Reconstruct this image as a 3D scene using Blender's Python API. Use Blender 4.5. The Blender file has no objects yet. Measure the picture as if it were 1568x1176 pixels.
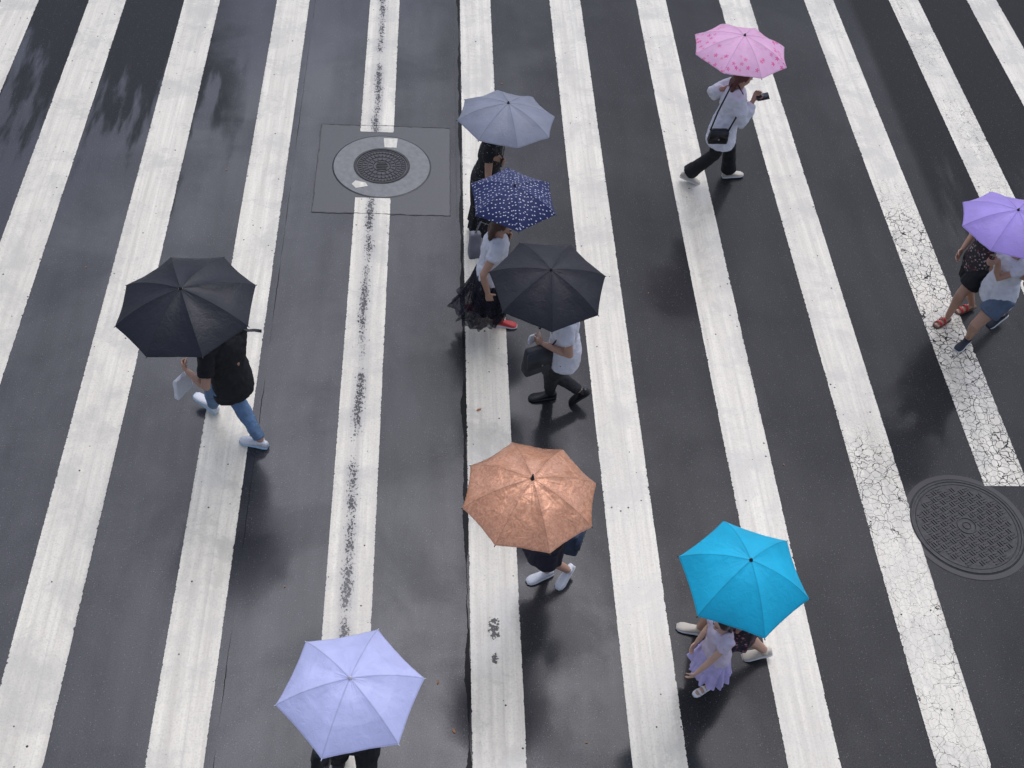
import bpy, bmesh, math, random
from math import radians, sin, cos, pi, sqrt
from mathutils import Matrix, Vector, noise
random.seed(7)
scene=bpy.context.scene
V=Vector
UP=V((0,0,1))
# ------------------------------------------------------------------ node helpers
class NT:
    def __init__(s,name):
        s.m=bpy.data.materials.new(name); s.m.use_nodes=True
        s.t=s.m.node_tree; s.t.nodes.clear()
        s.out=s.n('ShaderNodeOutputMaterial')
    def n(s,t,**k):
        x=s.t.nodes.new(t)
        for a,b in k.items(): setattr(x,a,b)
        return x
    def put(s,sock,v):
        if v is None: return
        if isinstance(v,bpy.types.NodeSocket): s.t.links.new(v,sock)
        else:
            try: sock.default_value=v
            except Exception: sock.default_value=(v[0],v[1],v[2],1) if hasattr(v,'__len__') else (v,v,v)
    def math(s,op,a,b=None,c=None,clamp=False):
        x=s.n('ShaderNodeMath',operation=op,use_clamp=clamp)
        for i,v in enumerate((a,b,c)): s.put(x.inputs[i],v)
        return x.outputs[0]
    def vm(s,op,a,b=None):
        x=s.n('ShaderNodeVectorMath',operation=op)
        s.put(x.inputs[0],a); s.put(x.inputs[1],b)
        return x.outputs['Value'] if op in('LENGTH','DISTANCE') else x.outputs[0]
    def mr(s,v,a,b,c=0.,d=1.,smooth=False):
        x=s.n('ShaderNodeMapRange',clamp=True)
        if smooth: x.interpolation_type='SMOOTHSTEP'
        for i,q in enumerate((v,a,b,c,d)): s.put(x.inputs[i],q)
        return x.outputs[0]
    def mix(s,f,a,b,mode='MIX'):
        x=s.n('ShaderNodeMix',data_type='RGBA',blend_type=mode)
        s.put(x.inputs[0],f)
        for i,v in ((6,a),(7,b)):
            if not isinstance(v,bpy.types.NodeSocket): v=(v[0],v[1],v[2],1)
            s.put(x.inputs[i],v)
        return x.outputs[2]
    def noise(s,vec,scale,detail=3,rough=.55,dist=0):
        x=s.n('ShaderNodeTexNoise'); s.put(x.inputs['Vector'],vec)
        x.inputs['Scale'].default_value=scale; x.inputs['Detail'].default_value=detail
        x.inputs['Roughness'].default_value=rough; x.inputs['Distortion'].default_value=dist
        return x.outputs['Fac']
    def vor(s,vec,scale,feature='F1',rnd=1.):
        x=s.n('ShaderNodeTexVoronoi',feature=feature); s.put(x.inputs['Vector'],vec)
        x.inputs['Scale'].default_value=scale; x.inputs['Randomness'].default_value=rnd
        return x
    def scale(s,vec,v):
        x=s.n('ShaderNodeMapping'); s.put(x.inputs['Vector'],vec); x.inputs['Scale'].default_value=v
        return x.outputs[0]
    def bump(s,h,strength,dist,normal=None):
        x=s.n('ShaderNodeBump'); s.put(x.inputs['Height'],h)
        x.inputs['Strength'].default_value=strength; x.inputs['Distance'].default_value=dist
        s.put(x.inputs['Normal'],normal)
        return x.outputs[0]
    def bsdf(s,col,rough=.6,**k):
        x=s.n('ShaderNodeBsdfPrincipled')
        s.put(x.inputs['Base Color'],col if isinstance(col,bpy.types.NodeSocket) else (col[0],col[1],col[2],1))
        s.put(x.inputs['Roughness'],rough)
        for a,b in k.items(): s.put(x.inputs[a.replace('_',' ')],b)
        return x
    def fin(s,sh):
        s.t.links.new(sh if isinstance(sh,bpy.types.NodeSocket) else sh.outputs[0],s.out.inputs[0]); return s.m
    def xyz(s,v):
        x=s.n('ShaderNodeSeparateXYZ'); s.put(x.inputs[0],v); return x.outputs
    def obj(s): return s.n('ShaderNodeTexCoord').outputs['Object']
    def uv(s): return s.n('ShaderNodeTexCoord').outputs['UV']

def cloth(name,col,rough=.8,var=.25,wr=.5,scale=14):
    t=NT(name); o=t.obj()
    n1=t.noise(o,scale,3)
    c=t.mix(t.mr(n1,.3,.7),[x*(1-var) for x in col],[min(1,x*(1+var)) for x in col])
    return t.fin(t.bsdf(c,rough,Normal=t.bump(n1,wr,.02)))
def plain(name,col,rough=.5,metal=0.,**k):
    t=NT(name); o=t.obj(); n=t.noise(o,60,2)
    c=t.mix(n,[x*.85 for x in col],[min(1,x*1.12) for x in col])
    return t.fin(t.bsdf(c,t.mr(n,.2,.8,rough*.85,min(1,rough*1.15)),Metallic=metal,**k))
def denim(name,col):
    t=NT(name); o=t.obj(); n=t.noise(o,9,3); w=t.noise(o,300,1)
    c=t.mix(t.mr(n,.3,.72),[x*.6 for x in col],[x*1.6 for x in col])
    c=t.mix(t.math('MULTIPLY',w,.3),c,(.5,.6,.7))
    return t.fin(t.bsdf(c,.85,Normal=t.bump(n,.6,.02)))
def floral(name,base,cols,scale=28,thr=.36):
    t=NT(name); o=t.obj(); v=t.vor(o,scale); m=t.math('LESS_THAN',v.outputs['Distance'],thr)
    r=t.n('ShaderNodeValToRGB'); t.put(r.inputs[0],t.xyz(v.outputs['Color'])[0]); r.color_ramp.interpolation='CONSTANT'
    e=r.color_ramp.elements; e[0].color=(*cols[0],1); e[1].position=.5; e[1].color=(*cols[1%len(cols)],1)
    if len(cols)>2: q=e.new(.75); q.color=(*cols[2],1)
    return t.fin(t.bsdf(t.mix(m,base,r.outputs[0]),.8,Normal=t.bump(t.noise(o,14,3),.5,.02)))
def skinmat(name,col):
    t=NT(name); o=t.obj(); n=t.noise(o,12,3)
    c=t.mix(n,[col[0]*.85,col[1]*.8,col[2]*.78],[col[0]*1.1,col[1]*1.08,col[2]*1.05])
    return t.fin(t.bsdf(c,.5))
def hairmat(name,col):
    t=NT(name); o=t.scale(t.obj(),(1,1,.12)); n=t.noise(o,160,2)
    c=t.mix(n,[x*.5 for x in col],[x*1.6 for x in col])
    return t.fin(t.bsdf(c,.4,Normal=t.bump(n,.8,.004)))

# ------------------------------------------------------------------ mesh helpers
def link(ob,parent=None):
    scene.collection.objects.link(ob)
    if parent: ob.parent=parent
    return ob
def empty(name,loc):
    e=bpy.data.objects.new(name,None); e.empty_display_size=.2; e.location=loc; return link(e)
def from_bm(name,bm,mat,parent=None,smooth=True,origin=None):
    if origin is not None: bmesh.ops.translate(bm,verts=bm.verts,vec=-V(origin))
    bmesh.ops.recalc_face_normals(bm,faces=bm.faces)
    me=bpy.data.meshes.new(name); bm.to_mesh(me); bm.free()
    for p in me.polygons: p.use_smooth=smooth
    for m in (mat if isinstance(mat,(list,tuple)) else [mat]): me.materials.append(m)
    return link(bpy.data.objects.new(name,me),parent)
def loft(bm,pts,rad,side=None,n=14,cap=1.):
    pts=[V(p) for p in pts]; rad=[(r,r) if not isinstance(r,(tuple,list)) else r for r in rad]
    side=V(side) if side is not None else None
    frames=[]; prevA=None
    for i in range(len(pts)):
        a=pts[max(0,i-1)]; b=pts[min(len(pts)-1,i+1)]
        T=(b-a).normalized()
        s=side if side is not None else (prevA if prevA is not None else (V((1,0,0)) if abs(T.x)<.8 else V((0,1,0))))
        A=(s-T*s.dot(T)).normalized(); prevA=A
        frames.append((pts[i],T,A,T.cross(A).normalized(),rad[i]))
    rings=[]
    if cap>0:
        p,T,A,B,r=frames[0]; rr=min(r)
        for k in (.95,.7): 
            q=sqrt(1-k*k); rings.append((p-T*rr*k*cap,A,B,(r[0]*q,r[1]*q)))
    for p,T,A,B,r in frames: rings.append((p,A,B,r))
    if cap>0:
        p,T,A,B,r=frames[-1]; rr=min(r)
        for k in (.7,.95):
            q=sqrt(1-k*k); rings.append((p+T*rr*k*cap,A,B,(r[0]*q,r[1]*q)))
    vs=[]
    for p,A,B,r in rings:
        vs.append([bm.verts.new(p+A*r[0]*cos(2*pi*j/n)+B*r[1]*sin(2*pi*j/n)) for j in range(n)])
    for a,b in zip(vs,vs[1:]):
        for j in range(n): bm.faces.new((a[j],a[(j+1)%n],b[(j+1)%n],b[j]))
    bm.faces.new(vs[0][::-1]); bm.faces.new(vs[-1])
def ell(bm,c,r,rot=None,seg=16):
    m=Matrix.Translation(c)@(rot.to_4x4() if rot else Matrix())@Matrix.Diagonal((r[0],r[1],r[2],1))
    bmesh.ops.create_uvsphere(bm,u_segments=seg,v_segments=seg//2+2,radius=1,matrix=m)
def tube(bm,pts,r,n=8): loft(bm,pts,[r]*len(pts),n=n,cap=.5)
wr_tex=bpy.data.textures.new('wrinkle','CLOUDS'); wr_tex.noise_scale=.07; wr_tex.noise_depth=2
def remeshed(name,bm,mat,parent,origin,voxel=.008,smooth=3,wrinkle=0.,mid=.5):
    ob=from_bm(name+'_tmp',bm,mat,None,True,origin)
    m=ob.modifiers.new('r','REMESH'); m.mode='VOXEL'; m.voxel_size=voxel; m.use_smooth_shade=True
    if smooth:
        s=ob.modifiers.new('s','SMOOTH'); s.factor=.5; s.iterations=smooth
    if wrinkle:
        d=ob.modifiers.new('d','DISPLACE'); d.texture=wr_tex; d.strength=wrinkle; d.mid_level=mid
    bpy.context.view_layer.update()
    dg=bpy.context.evaluated_depsgraph_get()
    me=bpy.data.meshes.new_from_object(ob.evaluated_get(dg)); me.name=name
    me.materials.clear()
    me.materials.append(mat)
    for p in me.polygons: p.use_smooth=True; p.material_index=0
    bpy.data.objects.remove(ob,do_unlink=True)
    return link(bpy.data.objects.new(name,me),parent)
def ik(a,b,l1,l2,pole):
    d=b-a; L=d.length
    if L>(l1+l2)*.999: b=a+d.normalized()*(l1+l2)*.999; d=b-a; L=d.length
    x=(l1*l1-l2*l2+L*L)/(2*L); hgt=sqrt(max(0,l1*l1-x*x)); u=d.normalized()
    p=(pole-u*pole.dot(u)).normalized()
    return a+u*x+p*hgt, b
def lerp(a,b,t): return a+(b-a)*t

# ------------------------------------------------------------------ hand
def hand(bm,wrist,d,n,a,curl,s=1.):
    d=d.normalized(); a=(a-d*a.dot(d)).normalized(); n=(n-d*n.dot(d)-a*n.dot(a)).normalized()
    loft(bm,[wrist-d*.01,wrist+d*.03*s,wrist+d*.085*s],[(.024*s,.016*s),(.034*s,.015*s),(.04*s,.013*s)],side=a,n=12,cap=.5)
    for off,k,c in ((.031,.92,1.),(.0105,1.,1.03),(-.0105,.95,1.06),(-.031,.76,1.1)):
        p=wrist+d*.084*s+a*off*s; th=curl*.55*c; pts=[p-d*.02*s,p]
        for L,dt in ((.042,curl*.9*c),(.026,curl*.7*c),(.021,0)):
            p=p+(d*cos(th)+n*sin(th))*L*k*s; pts.append(p); th+=dt
        loft(bm,pts,[.0095*s,.0095*s,.0088*s,.008*s,.0068*s],n=8,cap=.8)
    p=wrist+d*.025*s+a*.028*s; q=p+(a*.75+d*.65+n*.35).normalized()*.04*s
    q2=q+(a*.25+d*.8+n*(.3+curl*.6)).normalized()*.032*s; q3=q2+(d*.8+n*(.4+curl*.8)-a*.1).normalized()*.026*s
    loft(bm,[p-a*.012*s,q,q2,q3],[.014*s,.0115*s,.0098*s,.008*s],n=8,cap=.8)

# ------------------------------------------------------------------ umbrella
def umbrella_mat(name,col,kind='plain',col2=None,rough=.45,trans=.25,metal=0.,coat=.0,spec=.3):
    t=NT(name); uv=t.uv(); X=t.xyz(uv); o=t.obj()
    n1=t.noise(o,5,3); n3=t.noise(o,20,3,.6,.8)
    c=t.mix(t.mr(n1,.3,.7),[x*.9 for x in col],[min(1,x*1.08) for x in col])
    if kind=='dots':
        sc=t.scale(o,(29,29,0)); v=t.vor(sc,1.,rnd=.6)
        L=t.scale(t.vm('SUBTRACT',sc,v.outputs['Position']),(1,1.7,0))
        c=t.mix(t.math('LESS_THAN',t.vm('LENGTH',L),.19),c,col2)
    if kind=='flowers':
        sc=t.scale(o,(17,17,0)); v=t.vor(sc,1.,rnd=.9)
        dv=t.vm('SUBTRACT',sc,v.outputs['Position']); q=t.xyz(dv)
        ang=t.math('ARCTAN2',q[1],q[0]); pet=t.math('ABSOLUTE',t.math('COSINE',t.math('MULTIPLY',ang,2.5)))
        rr=t.mr(pet,0,1,.08,.40)
        m=t.math('LESS_THAN',t.vm('LENGTH',dv),rr)
        m=t.math('MULTIPLY',m,t.math('GREATER_THAN',t.xyz(v.outputs['Color'])[0],.33))
        m=t.math('MULTIPLY',m,t.mr(X[1],.4,.7,.2,1.))
        c=t.mix(m,c,col2)
    if kind=='jacquard':
        m=t.mr(t.noise(o,30,2,.5,2.),.46,.54)
        c=t.mix(m,c,col2)
    seam=t.math('LESS_THAN',t.math('MULTIPLY',t.math('MINIMUM',X[0],t.math('SUBTRACT',1.,X[0])),X[1]),.011)
    hem=t.math('GREATER_THAN',X[1],.975)
    c=t.mix(t.math('MULTIPLY',t.math('MAXIMUM',seam,hem),.3),c,[x*.35 for x in col])
    b=t.bump(n3,.35,.012) if kind!='jacquard' else t.bump(t.noise(o,10,2,.5,.8),.42,.03)
    p=t.bsdf(c,t.mr(n1,.3,.7,rough*.8,rough*1.2),Normal=b,Metallic=metal,Coat_Weight=coat,Coat_Roughness=.18)
    t.put(p.inputs['Specular IOR Level'],spec)
    if trans<=0: return t.fin(p)
    tr=t.n('ShaderNodeBsdfTranslucent'); t.put(tr.inputs[0],c)
    mx=t.n('ShaderNodeMixShader'); mx.inputs[0].default_value=trans
    t.t.links.new(p.outputs[0],mx.inputs[1]); t.t.links.new(tr.outputs[0],mx.inputs[2])
    return t.fin(mx.outputs[0])
steel=plain('umbrella_steel',(.35,.35,.37),.3,.9)
blackplastic=plain('black_plastic',(.02,.02,.022),.35)
def umbrella(name,apex,axis,R,depth,n,phase,mat,length=.72,handle=None,kinks=(),tip=.02,strap=None,conc=.028,wrink=1.):
    apex=V(apex); axis=V(axis).normalized()
    root=empty(name,apex)
    q=UP.rotation_difference(axis).to_matrix(); ph=radians(phase)
    seed=random.random()*50
    def prof(s):
        z=-depth*(.25*s+.75*s**2.1)
        return R*(s-.06*s**3)/.94, z
    bm=bmesh.new(); uvl=bm.loops.layers.uv.new('UVMap'); NS,NTt=28,16
    for k in range(n):
        a0=ph+2*pi*k/n; da=2*pi/n; grid=[]
        jit=random.uniform(-.005,.005)
        for i in range(NS+1):
            s=.03+.97*i/NS; rho,z=prof(s); row=[]
            for j in range(NTt+1):
                tt=j/NTt; e=4*tt*(1-tt)
                A=V((cos(a0),sin(a0)))*rho; B=V((cos(a0+da),sin(a0+da)))*rho
                P=A.lerp(B,tt); arc=V((cos(a0+da*tt),sin(a0+da*tt)))*rho
                w=.62+.38*s
                P=arc.lerp(P,w)*(1-conc*e*s**3)
                sag=-.013*e*(s*(1.15-s))*4*R/.5 + jit*e*s
                edge=min(tt,1-tt)
                wrk=.006*noise.noise(V((P.x*9+seed,P.y*9,k*3.1)))*min(1,edge*6)*s
                wrk+=.0035*noise.noise(V((tt*16,s*3+seed,k)))*min(1,edge*5)
                for kk in kinks:   # fold memory of the collapsible frame: straight crease across each panel
                    ds=(s-kk-.02*noise.noise(V((tt*3,k,seed))))/.018
                    wrk+=.0035*math.exp(-ds*ds)*(.4+.6*abs(noise.noise(V((k*2.3,tt*4,seed)))))
                row.append((V((P.x,P.y,z+sag+wrk*wrink)),tt,s))
            grid.append(row)
        vs=[[bm.verts.new(q@c[0]) for c in row] for row in grid]
        for i in range(NS):
            for j in range(NTt):
                f=bm.faces.new((vs[i][j],vs[i+1][j],vs[i+1][j+1],vs[i][j+1]))
                for lp,(ii,jj) in zip(f.loops,((i,j),(i+1,j),(i+1,j+1),(i,j+1))):
                    lp[uvl].uv=(grid[ii][jj][1],grid[ii][jj][2])
    me=bpy.data.meshes.new('canopy'); bm.to_mesh(me); bm.free()
    for p in me.polygons: p.use_smooth=True
    me.materials.append(mat); link(bpy.data.objects.new('canopy',me),root)
    bm=bmesh.new()
    for k in range(n):
        a=ph+2*pi*k/n
        pts=[q@V((cos(a)*prof(s)[0],sin(a)*prof(s)[0],prof(s)[1]-.006)) for s in (.03,.25,.5,.75,.9,1.005)]
        tube(bm,pts,.0022,6)
        mid=q@V((cos(a)*prof(.5)[0],sin(a)*prof(.5)[0],prof(.5)[1]-.008))
        tube(bm,[mid,q@V((0,0,-.24))],.0018,6)
    tube(bm,[q@V((0,0,-.005)),q@V((0,0,-length))],.005,10)
    tube(bm,[q@V((0,0,-.235)),q@V((0,0,-.27))],.011,10)
    from_bm('ribs_and_shaft',bm,steel,root)
    bm=bmesh.new()
    loft(bm,[q@V((0,0,-.012)),q@V((0,0,.004)),q@V((0,0,tip))],[.016,.012,.005],n=12,cap=.4)
    loft(bm,[q@V((0,0,-length+.13)),q@V((0,0,-length+.06)),q@V((0,0,-length))],[.011,.015,.014],n=12,cap=.5)
    for k in range(n):
        a=ph+2*pi*k/n; p,z=prof(1.)
        tube(bm,[q@V((cos(a)*(p-.004),sin(a)*(p-.004),z)),q@V((cos(a)*(p+.008),sin(a)*(p+.008),z-.006))],.0032,6)
    from_bm('ferrule_and_handle',bm,handle or blackplastic,root)
    if strap is not None:
        a=radians(strap); p,z=prof(1.); bm=bmesh.new()
        pts=[V((cos(a)*(p-.05),sin(a)*(p-.05),z+.004)),V((cos(a)*(p+.01),sin(a)*(p+.01),z-.012)),V((cos(a+.05)*(p+.05),sin(a+.05)*(p+.05),z-.02)),V((cos(a+.1)*(p+.09),sin(a+.1)*(p+.09),z-.05))]
        loft(bm,[q@x for x in pts],[(.014,.002)]*4,side=V((-sin(a),cos(a),0)),n=8,cap=.3)
        from_bm('tie_strap',bm,mat,root)
    def grip(d): return apex-axis*d
    return grip,axis

# ------------------------------------------------------------------ people
SK={'a':skinmat('skin_warm',(.50,.30,.21)),'b':skinmat('skin_light',(.62,.40,.29))}
HAIR={'black':hairmat('hair_black',(.018,.014,.013)),'brown':hairmat('hair_brown',(.07,.03,.018)),'auburn':hairmat('hair_auburn',(.10,.03,.02))}
eye_w=plain('eye_white',(.75,.73,.70),.25); eye_d=plain('eye_dark',(.02,.013,.01),.2); lips=plain('lips',(.45,.14,.12),.4)
def person(name,hip,heading,h,feet,hands,top=None,top_mat=None,sleeve=.35,sleeve_w=1.,bottom=None,bottom_mat=None,
           flare=0.,leg_end=1.,skirt=None,shoe_mat=None,sole_mat=None,sandal=False,hair='black',hair_len=0.,female=True,
           lean=.03,hem=.0,skin='a',head_pitch=10,twist=0.,shoe_len=.265,bun=False,hem_flare=0.):
    s=h/1.68; a=radians(heading); fwd=V((cos(a),sin(a),0)); right=V((sin(a),-cos(a),0))
    root=empty(name,(hip[0],hip[1],0)); org=root.location.copy()
    ank={}; fdir={}
    for k,(x,y,z,pitch,*hd) in feet.items():
        ha=radians(heading+(hd[0] if hd else (8 if k=='L' else -8))); f=V((cos(ha),sin(ha),0))
        pr=radians(pitch); fd=(f*cos(pr)-UP*sin(pr))
        L=shoe_len*s
        heelh=max(0,sin(pr))*L*.65; toeh=max(0,-sin(pr))*L*.5
        base=V((x,y,z))
        c=base+UP*(heelh*.45+toeh*.6)
        sd=f.cross(UP).normalized(); un=sd.cross(fd).normalized(); un=un if un.z>0 else -un
        A=c-fd*L*.25+un*.095*s
        ank[k]=A; fdir[k]=(fd,f,c,un)
    tl,sl=.245*h,.246*h; hz=.525*h
    hc=V((hip[0],hip[1],hz))
    for _ in range(60):
        if all(((hc+right*(.052*h if k=='R' else -.052*h))-ank[k]).length<(tl+sl)*.995 for k in ank): break
        hc.z-=.006*h
    shc=hc+UP*.292*h+fwd*lean*h/1.0
    r2=(right*cos(radians(twist))+fwd*sin(radians(twist))).normalized()
    hw=.094*h if female else .108*h
    J={}
    for k,sg in (('R',1),('L',-1)):
        J['hip'+k]=hc+right*sg*.052*h
        J['kn'+k],J['an'+k]=ik(J['hip'+k],ank[k],tl,sl,fwd+right*sg*.08)
        J['sh'+k]=shc+r2*sg*hw-UP*.012*h
    handinfo={}
    for k,sg in (('R',1),('L',-1)):
        spec=hands.get(k,None)
        if spec is None: spec=('free',V((fwd*.05+r2*sg*.16))*s+V((hc.x,hc.y,hc.z-.04*h)),.35)
        ua,fa=.172*h,.150*h
        pole=(-fwd*.6-UP*.8+r2*sg*.45)
        if spec[0]=='grip':
            g,ax=spec[1],spec[2]; n=-r2*sg; n=(n-ax*n.dot(ax)).normalized(); d=ax.cross(n)
            if d.dot(fwd)<0: d=-d
            w=g-d*.078*s-n*.026*s
            el,w=ik(J['sh'+k],w,ua,fa,pole); handinfo[k]=(w,d,n,ax,1.15)
        else:
            w=V(spec[1]); el,w=ik(J['sh'+k],w,ua,fa,pole); d=(w-el).normalized()
            n=-r2*sg; 
            if len(spec)>3: n=V(spec[3])
            aa=fwd if abs(d.dot(fwd))<.75 else UP
            handinfo[k]=(w,d,n,aa,spec[2])
        J['el'+k]=el; J['wr'+k]=w
    # ---- body (one continuous surface)
    bm=bmesh.new()
    F=1. if female else 1.06
    ts=[(-.035,.088 if female else .085,.060),(.02,.098 if female else .088,.066),(.08,.082,.058),(.13,.074 if female else .082,.054),(.20,.086*F,.062),(.25,.092*F,.060),(.29,.070*F,.045)]
    kb=.88 if top_mat else 1.
    tors=[(hc+UP*z*h+(shc-hc-UP*.292*h)*max(0,z/.292),(w*h*kb,dd*h*kb),z) for z,w,dd in ts]
    def sidev(z): return right.lerp(r2,min(1,max(0,z/.29))).normalized()
    loft(bm,[p for p,_,_ in tors],[r for _,r,_ in tors],side=sidev(.15),n=20,cap=.6)
    for k in 'RL':
        hp,kn,an=J['hip'+k],J['kn'+k],J['an'+k]
        loft(bm,[hp,lerp(hp,kn,.35),lerp(hp,kn,.75),kn,lerp(kn,an,.3),lerp(kn,an,.65),an],[.056*h,.051*h,.039*h,.034*h,.0345*h,.026*h,.021*h],side=right,n=14)
        fd,f,c,un=fdir[k]; 
        g=1. if sandal else .72
        loft(bm,[an,c-fd*.085*s+un*.05*s,c-fd*.02*s+un*.036*s,c+fd*.05*s+un*.026*s,c+fd*.10*s+un*.022*s],[.028*s,(.032*g*s,.032*g*s),(.036*g*s,.022*g*s),(.040*g*s,.014*g*s),(.034*g*s,.010*g*s)],side=f.cross(UP),n=12)
        sh,el,wr=J['sh'+k],J['el'+k],J['wr'+k]
        loft(bm,[lerp(shc,sh,.5),sh,lerp(sh,el,.5),el,lerp(el,wr,.35),wr],[.028*h,.027*h,.0255*h,.0225*h,.0225*h,.0155*h],n=12)
        w,d,n,aa,cu=handinfo[k]; hand(bm,w,d,n,aa,cu,.98*s)
    nb=shc+UP*.01*h; hcen=shc+UP*(.088*h)+fwd*.022*h+UP*.012*h
    loft(bm,[nb,lerp(nb,hcen,.7)],[.036*h,.032*h],n=14)
    R=Matrix((right,fwd,UP)).transposed()@Matrix.Rotation(radians(-head_pitch),3,'X')
    def hp_(x,y,z): return hcen+R@V((x,y,z))*s
    ell(bm,hp_(0,-.005,.03),(.074*s,.093*s,.085*s),R); ell(bm,hp_(0,.018,-.035),(.058*s,.068*s,.072*s),R)
    loft(bm,[hp_(0,.082,.02),hp_(0,.1,-.012),hp_(0,.088,-.022)],[.008*s,.0125*s,.009*s],n=8)
    for sg in (1,-1): ell(bm,hp_(.075*sg,-.005,-.005),(.010*s,.018*s,.030*s),R,8)
    remeshed('body',bm,SK[skin],root,org,.0065,2)
    bm=bmesh.new()
    for sg in (1,-1): ell(bm,hp_(.031*sg,.079,.012),(.015*s,.010*s,.009*s),R,10)
    from_bm('eyes',bm,eye_w,root,origin=org)
    bm=bmesh.new()
    for sg in (1,-1):
        ell(bm,hp_(.031*sg,.087,.012),(.007*s,.004*s,.007*s),R,8)
        loft(bm,[hp_(.014*sg,.088,.032),hp_(.032*sg,.087,.037),hp_(.05*sg,.075,.031)],[.0035*s]*3,n=6)
    from_bm('irises_and_brows',bm,eye_d,root,origin=org)
    bm=bmesh.new(); loft(bm,[hp_(-.022,.078,-.052),hp_(0,.086,-.05),hp_(.022,.078,-.052)],[.003*s,.0075*s,.003*s],n=8); from_bm('mouth',bm,lips,root,origin=org)
    # hair
    bm=bmesh.new(); ell(bm,hp_(0,-.018,.045),(.084*s,.096*s,.088*s),R); ell(bm,hp_(0,-.05,-.005),(.076*s,.062*s,.08*s),R)
    for sg in (1,-1): ell(bm,hp_(.066*sg,-.01,.02),(.022*s,.05*s,.06*s),R,10)
    if hair_len>0:
        L=hair_len*s
        for sg in (-1,0,1):
            loft(bm,[hp_(.04*sg,-.06,.0),hp_(.05*sg,-.085,-.1),hp_(.055*sg,-.095,-.1)-UP*L*.5,hp_(.05*sg,-.09,-.1)-UP*L],[(.04*s,.035*s),(.036*s,.028*s),(.032*s,.022*s),(.014*s,.01*s)],side=right,n=10)
    if bun: ell(bm,hp_(0,-.125,.04),(.04*s,.04*s,.04*s),R,12)
    remeshed('hair',bm,HAIR[hair],root,org,.0085,2,.008)
    # top
    if top_mat:
        bm=bmesh.new()
        lo=-.07-hem
        sec=[(lo,.110+hem_flare,.082+hem_flare)]+[(z,w+(.016 if z<.1 else .010),d+(.018 if z<.1 else .013)) for z,w,d in ts[1:]]
        if hem_flare>0: sec=[(lo,.102+hem_flare,.078+hem_flare),(-.03,.104+hem_flare*.6,.076+hem_flare*.6)]+[(z,w+.014,d+.016) for z,w,d in ts[1:]]
        loft(bm,[hc+UP*z*h+(shc-hc-UP*.292*h)*max(0,z/.292) for z,_,_ in sec],[(w*h,d*h) for _,w,d in sec],side=sidev(.15),n=22,cap=.25)
        for k in 'RL':
            sh,el,wr=J['sh'+k],J['el'+k],J['wr'+k]; sl_=sleeve; q=sleeve_w
            pts=[lerp(shc,sh,.45),sh]; rr=[.040*h,.040*h]
            if sl_<=1: pts+=[lerp(sh,el,sl_*.6),lerp(sh,el,sl_)]; rr+=[.037*h*q,.038*h*q]
            else: pts+=[lerp(sh,el,.5),el,lerp(el,wr,(sl_-1)*.6),lerp(el,wr,sl_-1)]; rr+=[.036*h*q,.034*h*q,.033*h*q,.023*h*q]
            loft(bm,pts,rr,n=14,cap=.2)
        remeshed('top',bm,top_mat,root,org,.009,2,.022,.2)
    if bottom:
        bm=bmesh.new()
        sec=[(-.05,.092,.068),(.0,.099,.072),(.05,.088,.062),(.075,.078,.055)]
        loft(bm,[hc+UP*z*h for z,_,_ in sec],[(w*h,d*h) for _,w,d in sec],side=right,n=20,cap=.3)
        for k in 'RL':
            hp,kn,an=J['hip'+k],J['kn'+k],J['an'+k]
            base=[(0,.062),(.18,.058),(.4,.046),(.5,.042),(.65,.041+flare*.2),(.82,.034+flare*.6),(.985,.031+flare)]
            pts=[];rr=[]
            def at(u): return lerp(hp,kn,u*2) if u<.5 else lerp(kn,an,(u-.5)*2)
            for u,r in base:
                if u<=leg_end: pts.append(at(u)); rr.append(r*h+(.012*h if leg_end<.6 else 0))
            if pts and leg_end<.97: pts.append(at(leg_end)); rr.append(rr[-1])
            loft(bm,pts,rr,side=right,n=14,cap=.15)
        remeshed('trousers' if leg_end>.7 else 'shorts',bm,bottom_mat,root,org,.009,2,.018,.45)
    if skirt:
        for ti,tier in enumerate(skirt if isinstance(skirt,list) else [skirt]):
            bm=bmesh.new(); n=140; ph=random.random()*6; z0=tier.get('z0',.07)*h; Ln=tier['len']*h; sw=V(tier.get('sweep',(0,0,0)))
            vs=[]
            for i in range(17):
                u=i/16; r0=tier.get('top_r',.085)*h; rh=tier['hem_r']*h; rw=r0+(rh-r0)*(u**.75); ring=[]
                kc=lerp(J['knR'],J['knL'],.5)-hc; kc.z=0
                c=hc+UP*(z0-Ln*u)+kc*min(1,max(0,(u*Ln-z0)/(.25*h)))*.7+sw*u*u
                for j in range(n):
                    t=2*pi*j/n
                    am=tier.get('amp',.1)*(u**.8); P=tier.get('pleats',12)
                    wob=noise.noise(V((cos(t)*2+ph,sin(t)*2,u*.8)))
                    fold=sin(P*t+ph+4*wob)*(.55+.6*noise.noise(V((cos(t)*4,sin(t)*4+ph,u)))) + .5*sin(round(P*1.73)*t+2*ph+3*wob)*.6
                    rad=rw*(1+am*fold+am*.8*wob)
                    ring.append(bm.verts.new(c+right*cos(t)*rad*1.05+fwd*sin(t)*rad*.85+UP*(.03*wob*u)))
                vs.append(ring)
            for A,B in zip(vs,vs[1:]):
                for j in range(n): bm.faces.new((A[j],B[j],B[(j+1)%n],A[(j+1)%n]))
            bm.faces.new(vs[0])
            from_bm('skirt',bm,tier['mat'],root,origin=org)
    # shoes
    bmU=bmesh.new(); bmS=bmesh.new(); L=shoe_len*s
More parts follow.
